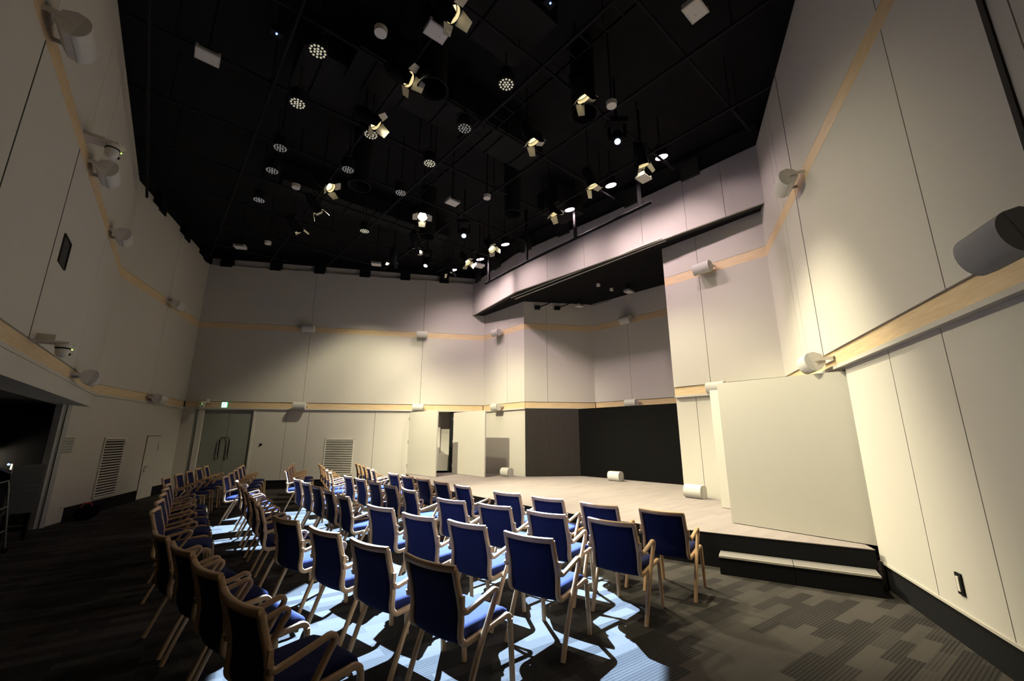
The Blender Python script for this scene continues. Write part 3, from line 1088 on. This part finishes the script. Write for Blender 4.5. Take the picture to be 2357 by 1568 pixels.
LAN_LAB = ['topmost black lantern with a glowing yellow flap beside a white box', 'black lantern with a boomerang shaped lit flap, below and left of the topmost one',
           'black lantern with a lit square flap, upper left of the ceiling centre', 'black lantern with a glaring yellow lens right of the ceiling centre',
           'black lantern with a yellow lens at the ceiling centre right', 'black lantern with a lit flap over the left seats, uppermost of the left three',
           'black lantern with crossed lit flaps over the left seats, middle of the left three', 'black lantern with slim lit flaps over the left seats, lowest of the left three',
           'black lantern pointing at the seats with a dazzling round white lens', 'black lantern with a small lit triangular flap left of the lower blue beam',
           'distant black lantern with one pale triangular flap near the back wall', 'black lantern with lit flaps hanging left of the fascia, third from the back wall',
           'black lantern with lit flaps hanging left of the fascia, second from the back wall', 'black lantern with lit flaps nearest the back wall at the fascia end',
           'black lantern with lit flaps before the fascia, between two pink wash lights', 'black lantern with bright lit flaps left of the second pink wash light',
           'black lantern with bright lit flap hanging over a white box at the fascia']
for k, ((p, t, pw, cn), lab) in enumerate(zip(LANTERN, LAN_LAB)):
    d = (Vector(t) - Vector(p)).normalized()
    e = make_lantern(d, M['lens_hot2'] if k == 8 else M['lens_hot'], lab, k)
    e.location = p

# LED heads: round face with a pattern of small lenses
def led_head(p, aim, face, lensm, lab, lit):
    e = empty('led_par', p, 0, lab, 'stage light', 'round LED wash lights under the ceiling' if not lit else 'lit pink wash lights before the fascia')
    d = (Vector(aim) - Vector(p)).normalized()
    q = d.to_track_quat('-Z', 'Y').to_matrix().to_4x4()
    mb = MB().cyl((0, 0, .20), (0, 0, 0), .10, .125, seg=24)
    for v in mb.v:
        v[:] = (q @ v)
    mb.build('lamp_body', M['black_metal'], e)
    if lit:
        mb = MB().cyl((0, 0, 0), (0, 0, -.006), .115, seg=28)
    else:
        mb = MB()
        for n_, rr in ((1, 0), (6, .042), (12, .088)):
            for i in range(n_):
                a = 2 * math.pi * i / n_
                mb.cyl((rr * math.cos(a), rr * math.sin(a), 0), (rr * math.cos(a), rr * math.sin(a), -.008), .0155, .011, seg=10)
    for v in mb.v:
        v[:] = (q @ v)
    mb.build('lens', lensm, e)
    zt = q @ Vector((0, 0, .12))
    side = q @ Vector((1, 0, 0))
    mb = MB().tube([zt + side * .12, zt + side * .13 + Vector((0, 0, .15)), zt + Vector((0, 0, .2)), zt - side * .13 + Vector((0, 0, .15)), zt - side * .12], .009)
    mb.cyl(zt + Vector((0, 0, .2)), (zt.x, zt.y, 7.76 - p[2]), .010, seg=6)
    mb.build('yoke', M['black_metal'], e)


for (p, t), lab in zip(LED_ROW, ['pink wash light nearest the right wall, glowing before the fascia', 'pink wash light second from the right wall before the fascia', 'pink wash light third from the right wall before the fascia',
                                 'pink wash light above the left end of the hanging batten pipe', 'pink wash light glowing over a white box near the back wall', 'pink wash light nearest the back wall']):
    led_head(p, t, None, M['lens_pink'], lab, True)
PARS = [((-2.49, 4.31), 1, 'round dotted LED light right of the top left white box'), ((-3.18, 5.16), 1, 'round cream dotted LED light below the topmost dotted one'),
        ((-.08, 4.82), 1, 'round dotted LED light near the top centre of the ceiling'), ((-3.97, 6.13), 0, 'dim dotted LED light third down the left column'),
        ((-4.46, 6.75), 0, 'dim dotted LED light fourth down the left column'), ((-5.29, 7.73), 0, 'dim dotted LED light lowest in the left column'),
        ((-3.04, 6.72), 0, 'dim dotted LED light between the left column and the ceiling centre'), ((-.76, 5.67), 0, 'dim dotted LED light at the ceiling centre among cable trays'),
        ((-1.49, 6.54), 1, 'cream dotted LED light partly hidden, below the ceiling centre'), ((-2.26, 7.47), 0, 'faint dotted LED light above the dazzling lantern'),
        ((-3.55, 9.07), 1, 'small cream dotted LED light above the far seats'), ((-2.31, 5.81), 1, 'dotted LED light partly hidden under a lantern at upper left')]
for (x, y), b, lab in PARS:
    led_head((x, y, 6.4), (x, y, 0), None, M['lens_off_glow'] if b else M['lens_dim'], lab, False)

# moving heads
for p, t, lm, lab in (((-1.19, 9.33, 6.4), (-.60, 4.72, 0), 'lens_blue', 'moving head throwing a dazzling blue white beam, the higher of two'),
                      ((-2.52, 11.18, 6.4), (-3.7, 8.6, 0), 'lens_blue', 'moving head throwing a blue white beam near the back wall, the lower of two'),
                      ((1.77, 5.98, 6.4), (.6, 2.2, 0), 'lens_blue_dim', 'moving head with a small blue lens left of the pink lights')):
    e = empty('moving_head', p, 0, lab, 'stage light', 'moving head spotlights')
    d = (Vector(t) - Vector(p)).normalized()
    q = d.to_track_quat('-Z', 'Y').to_matrix().to_4x4()
    mb = MB().cyl((0, 0, .26), (0, 0, .02), .10, .075, seg=18).sphere((0, 0, .26), .10)
    for v in mb.v:
        v[:] = (q @ v)
    mb.build('lamp_head', M['black_metal'], e)
    mb = MB().cyl((0, 0, .020), (0, 0, .012), .048, seg=20)
    for v in mb.v:
        v[:] = (q @ v)
    mb.build('lens', M[lm], e)
    zt = q @ Vector((0, 0, .18))
    side = (q @ Vector((1, 0, 0)))
    mb = MB()
    for s_ in (-1, 1):
        mb.box(zt + side * .13 * s_ + Vector((0, 0, .1)), (.05, .05, .28))
    mb.box(zt + Vector((0, 0, .27)), (.34, .26, .09))
    mb.cyl(zt + Vector((0, 0, .3)), zt + Vector((0, 0, 1.22)), .02, seg=6)
    mb.build('yoke', M['black_metal'], e)

# white ceiling boxes
BOX = [((-3.88, 4.30, 6.3), 40, 'flat white box hanging at the top left of the ceiling'), ((-.90, 3.97, 6.3), 38, 'flat white box under the topmost glowing lantern'),
       ((2.08, 3.71, 6.3), 40, 'flat white box at the top right of the ceiling'), ((-1.26, 7.83, 6.4), 40, 'white box on a bracket above the blue beams'),
       ((-7.12, 9.96, 6.4), 12, 'white box near the back wall, far left of the ceiling'), ((-3.91, 11.06, 6.4), 12, 'small white box close above the back wall'),
       ((2.44, 6.77, 6.25), 40, 'white box under a lit lantern beside the fascia'), ((-.93, 10.84, 6.25), 30, 'white box under a pink wash light near the back wall'),
       ((2.19, 12.76, 5.68), 42, 'white box hanging under the stage soffit, left of two'), ((3.41, 11.38, 5.68), 42, 'white box hanging under the stage soffit, right of two')]
for (p, rz, lab) in BOX:
    zt = 5.93 if p[2] < 5.5 else 7.76
    e = empty('ceiling_box', p, R(rz), lab, 'ceiling device', 'flat white boxes hung below the ceiling')
    mb = MB().box((0, 0, 0), (.26, .20, .018))
    for y in (-.088, .088):
        mb.box((0, y, -.0095), (.245, .004, .003), mi=1)
    for x in (-.1205, .1205):
        mb.box((x, 0, -.0095), (.004, .18, .003), mi=1)
    mb.cyl((.05, .02, -.009), (.05, .02, -.012), .008, seg=10, mi=1)
    mb.build('cover', [M['speaker'], M['grey']], e)
    mb = MB().box((0, 0, .045), (.22, .12, .05))
    for s_ in (-1, 1):
        mb.box((s_ * .115, 0, .035), (.03, .19, .05))
    mb.build('housing', M['grey'], e)
    mb = MB().box((0, 0, .10), (.10, .04, .07)).cyl((0, 0, .10), (0, 0, zt - p[2]), .014, seg=8)
    mb.build('hanger', M['speaker'] if zt < 6 else M['black_metal'], e)

for x, y, z, lab in ((-3.02, 4.26, 6.6, 'tiny blue indicator lamp on a black box left of the topmost dotted light'), (.47, 4.11, 6.9, 'tiny blue indicator lamp on a black box at the very top of the ceiling')):
    e = empty('control_box', (x, y, z), R(40), lab, 'ceiling device', 'black boxes with a blue lamp in the grid')
    MB().box((0, 0, .06), (.14, .10, .10)).cyl((0, 0, .1), (0, 0, 7.76 - z), .008, seg=6).build('box_case', M['black_metal'], e)
    MB().sphere((0, -.02, .004), .012).build('status_light', M['led_blue'], e)

DET = [((-1.61, 4.07, 6.4), 'white round detector at the top, left of the topmost lantern'), ((1.49, 5.21, 6.4), 'white round detector right of the glaring yellow lantern'),
       ((-4.30, 7.30, 6.4), 'greyish round detector over the left seats'), ((-.52, 7.67, 6.4), 'white round detector right of the bracketed white box'),
       ((-6.28, 9.76, 6.4), 'small round detector far left near the back wall'), ((-2.45, 10.15, 6.3), 'small round detector below the triangular lit flap'),
       ((2.49, 11.22, 5.8), 'round white detector under the stage soffit, left of two'), ((2.96, 11.59, 5.8), 'small white detector under the stage soffit, right of two')]
for p, lab in DET:
    r_ = .08 if p[2] > 6 else .055
    e = empty('round_detector', p, 0, lab, 'detector', 'round white detectors below the ceiling')
    MB().cyl((0, 0, .07), (0, 0, 0), r_, r_ * .93, seg=20).build('shell', M['speaker'], e)
    MB().cyl((0, 0, .07), (0, 0, (5.93 if p[2] < 6 else 7.76) - p[2]), .012, seg=8).build('stem', M['black_metal'], e)

# dark can speakers / duct rings
for (x, y), lab in (((-1.13, 4.92), 'big black round duct opening near the top centre of the ceiling'), ((1.11, 5.39), 'black round duct opening under the glaring yellow lantern'),
                    ((-3.02, 7.26), 'black round duct opening at the left ceiling centre'), ((-2.12, 9.40), 'black round duct opening under the dazzling lantern'),
                    ((.01, 8.33), 'black round duct opening left of the fascia')):
    e = empty('air_duct', (x, y, 6.4), 0, lab, 'duct', 'black round air outlets in the ceiling')
    MB().cyl((0, 0, .04), (0, 0, 1.36), .19, seg=28, caps=False).build('duct_pipe', M['duct'], e)
    MB().torus((0, 0, .02), .21, .014).cyl((0, 0, .04), (0, 0, .02), .19, .21, seg=28, caps=False).build('duct_rim', M['black_metal'], e)

# ducts and equipment boxes lost in the dark above the grid
for (x, y, z, sx, sy, sz, rz, lab) in ((-1.0, 6.2, 7.25, 3.6, .7, .45, 40, 'wide black air duct crossing above the grid at the ceiling centre'),
                                       (-3.6, 9.6, 7.3, 4.2, .6, .4, 40, 'wide black air duct above the grid near the back wall'),
                                       (-.1, 4.4, 7.2, 1.1, .9, .5, 40, 'black equipment box above the grid at the top centre'),
                                       (-2.9, 5.4, 7.25, .9, .9, .4, 40, 'black equipment box above the grid at upper left'),
                                       (1.2, 9.2, 7.2, .9, .7, .5, 40, 'black equipment box above the grid beside the fascia')):
    mb = MB().box((0, 0, 0), (sx, sy, sz))
    for k in range(int(sx / .6)):
        mb.box((-sx / 2 + .3 + k * .6, 0, 0), (.03, sy + .05, sz + .05))
    for s_ in (-1, 1):
        mb.cyl((s_ * sx * .4, 0, 0), (s_ * sx * .4, 0, 7.76 - z), .012, seg=6)
    tag(mb.build('ceiling_duct', M['duct'], loc=(x, y, z), rot=(0, 0, R(rz))), lab, 'duct')
mb = MB()
for k in (-1, 1):
    mb.box((0, k * .12, 0), (6.4, .012, .05))
for k in range(24):
    mb.box((-3.1 + k * .27, 0, -.02), (.02, .24, .012))
for k in (-2.6, 0, 2.6):
    mb.cyl((k, 0, 0), (k, 0, .86), .007, seg=6)
tag(mb.build('cable_tray', M['black_metal'], loc=(-.5, 6.3, 6.9), rot=(0, 0, R(131))), 'black ladder cable tray across the middle of the ceiling', 'cable tray')

# dark floodlights and cable below the soffit
for (x, y, lab) in ((.84, 13.0, 'small dark floodlight on an arm under the soffit, left of two'), (1.50, 13.05, 'small dark floodlight on an arm under the soffit, right of two')):
    e = empty('floodlight', (x, y, 5.72), R(10), lab, 'stage light', 'dark floodlights under the stage soffit')
    MB().box((0, 0, 0), (.17, .12, .11)).build('lamp_body', M['black_metal'], e)
    MB().tube([(.08, -.02, .02), (.30, -.10, .10), (.50, -.18, .21)], .018).build('arm', M['black_metal'], e)
mb = MB().tube([(2.28, 12.8, 5.80), (2.6, 12.55, 5.66), (3.0, 12.1, 5.66), (3.3, 11.6, 5.78), (3.41, 11.45, 5.84)], .008)
tag(mb.build('hanging_cable', M['black_metal']), 'thin black cable sagging between the two white boxes under the soffit', 'cable')

# ------------------------------------------------------------------ dark control room behind the left opening
mb = MB()
mb.prism([(-8.95, 8.15), (-12.4, 6.0), (-12.4, 6.15), (-8.95, 8.33)], 0, 2.45, mi=0)
mb.prism([(-12.4, 6.0), (-12.4, -1.5), (-12.3, -1.5), (-12.3, 6.0)], 0, 2.45, mi=0)
mb.prism([(-8.34, 7.82), (-8.92, 8.20), (-8.98, 8.30), (-8.34, 7.90)], 0, 2.45, mi=1)
struct(mb.build('wall_booth', [M['black'], M['grey']]))
mb = MB()
q0, q1 = W_L0.p(-.8, 0, -.43), W_L0.p(LL0 - .15, 0, -.43)
mb.prism([(-12.4, -1.5), (q0.x, q0.y), (q1.x, q1.y), (-9.0, 8.4), (-12.4, 6.2)], 2.18, 2.28)
struct(mb.build('ceiling_booth', M['duct']))
mb = MB()
mb.box((0, 0, .40), (.95, .40, .80)).box((0, 0, .82), (1.0, .46, .04))
o = mb.build('control_desk', M['grey_case'], loc=(-8.80, 7.44, 0), rot=(0, 0, R(140)))
tag(o, 'dark control desk inside the opening in the left wall', 'desk')
e = empty('mixing_console', (-8.80, 7.44, .84), R(140), 'low black console with two lit lamps and a blue light on the desk', 'console')
mb = MB().add([(-.44, -.22, 0), (.44, -.22, 0), (.44, .2, 0), (-.44, .2, 0), (-.44, -.22, .06), (.44, -.22, .06), (.44, .2, .30), (-.44, .2, .30)],
              [(3, 2, 1, 0), (4, 5, 6, 7), (0, 1, 5, 4), (1, 2, 6, 5), (2, 3, 7, 6), (3, 0, 4, 7)])
mb.build('console_body', M['black_metal'], e)
MB().box((-.42, -.08, .25), (.035, .02, .09)).box((.02, -.12, .20), (.035, .02, .08)).build('lit_gauge', M['lamp_small'], e)
MB().sphere((.25, -.05, .26), .018).build('status_light', M['led_blue'], e)
e = empty('flight_case', (-7.92, 7.05, 0), R(140), 'grey equipment case with pale edges standing in the left opening', 'case')
MB().box((0, 0, .77), (.50, .34, .70)).build('case_body', M['grey_case'], e)
mb = MB()
for z in (.42, .75, .83, 1.12):
    mb.box((0, 0, z), (.515, .355, .022))
mb.build('case_edge', M['case_trim'], e)
for sx in (-.2, .2):
    for sy in (-.12, .12):
        MB().cyl((sx, sy, .0), (sx, sy, .42), .02, seg=8).build('leg', M['black_metal'], e)
e = empty('folding_trolley', (-7.05, 6.02, 0), R(128), 'thin metal folding trolley frame at the left picture edge', 'trolley')
mb = MB()
for x in (-.22, .22):
    mb.tube([(x, -.12, .02), (x, 0, .9), (x, .02, .98)], .013)
    mb.tube([(x, .25, .02), (x, -.05, .62)], .011)
for z, y in ((.3, -.07), (.62, -.04), (.97, .02)):
    mb.tube([(-.22, y, z), (.22, y, z)], .011)
mb.build('trolley_frame', M['case_trim'], e)
for x in (-.22, .22):
    for y in (-.12, .25):
        MB().cyl((x - .012, y, .035), (x + .012, y, .035), .035, seg=14).build('wheel', M['black_metal'], e)
e = empty('booth_fill_lamp', (-9.25, 7.50, .84), R(140), 'added fill lamp with a pale curved shade in the dark control room', 'lamp')  # lamp added to brighten the booth, built around a pale curved shape
MB().cyl((0, 0, 0), (0, 0, .015), .07, seg=18).tube([(0, 0, .01), (0, .02, .25), (.04, .05, .42), (.14, .05, .48)], .010).build('lamp_stand', M['black_metal'], e)
MB().sphere((.17, .05, .42), .10, half='up', zs=(1.3, 1, .6)).build('lamp_shade', M['white'], e)
MB().sphere((.17, .05, .415), .025).build('bulb', M['lamp_small'], e)
ld = bpy.data.lights.new('booth_fill_light', 'POINT')  # added fill light so the booth interior does not stay black
ld.energy, ld.color, ld.shadow_soft_size = 9, (1, .85, .62), .03
lo = bpy.data.objects.new('booth_fill_light', ld)
lo.location = (-9.25 + .17 * math.cos(R(140)) - .05 * math.sin(R(140)), 7.50 + .17 * math.sin(R(140)) + .05 * math.cos(R(140)), 1.20)
col.objects.link(lo)
e = empty('bag', (-8.35, 8.62, 0), R(70), 'black bag with a red handle on the floor by the left wall', 'bag')
mb = MB().sphere((0, 0, .12), .13, zs=(1.5, .8, .95)).sphere((.13, 0, .16), .09, zs=(1, .8, 1.1))
mb.build('bag_body', M['black_cloth'], e)
MB().tube([(-.10, 0, .22), (-.06, 0, .31), (.04, 0, .31), (.09, 0, .23)], .014).build('handle', M['red'], e)
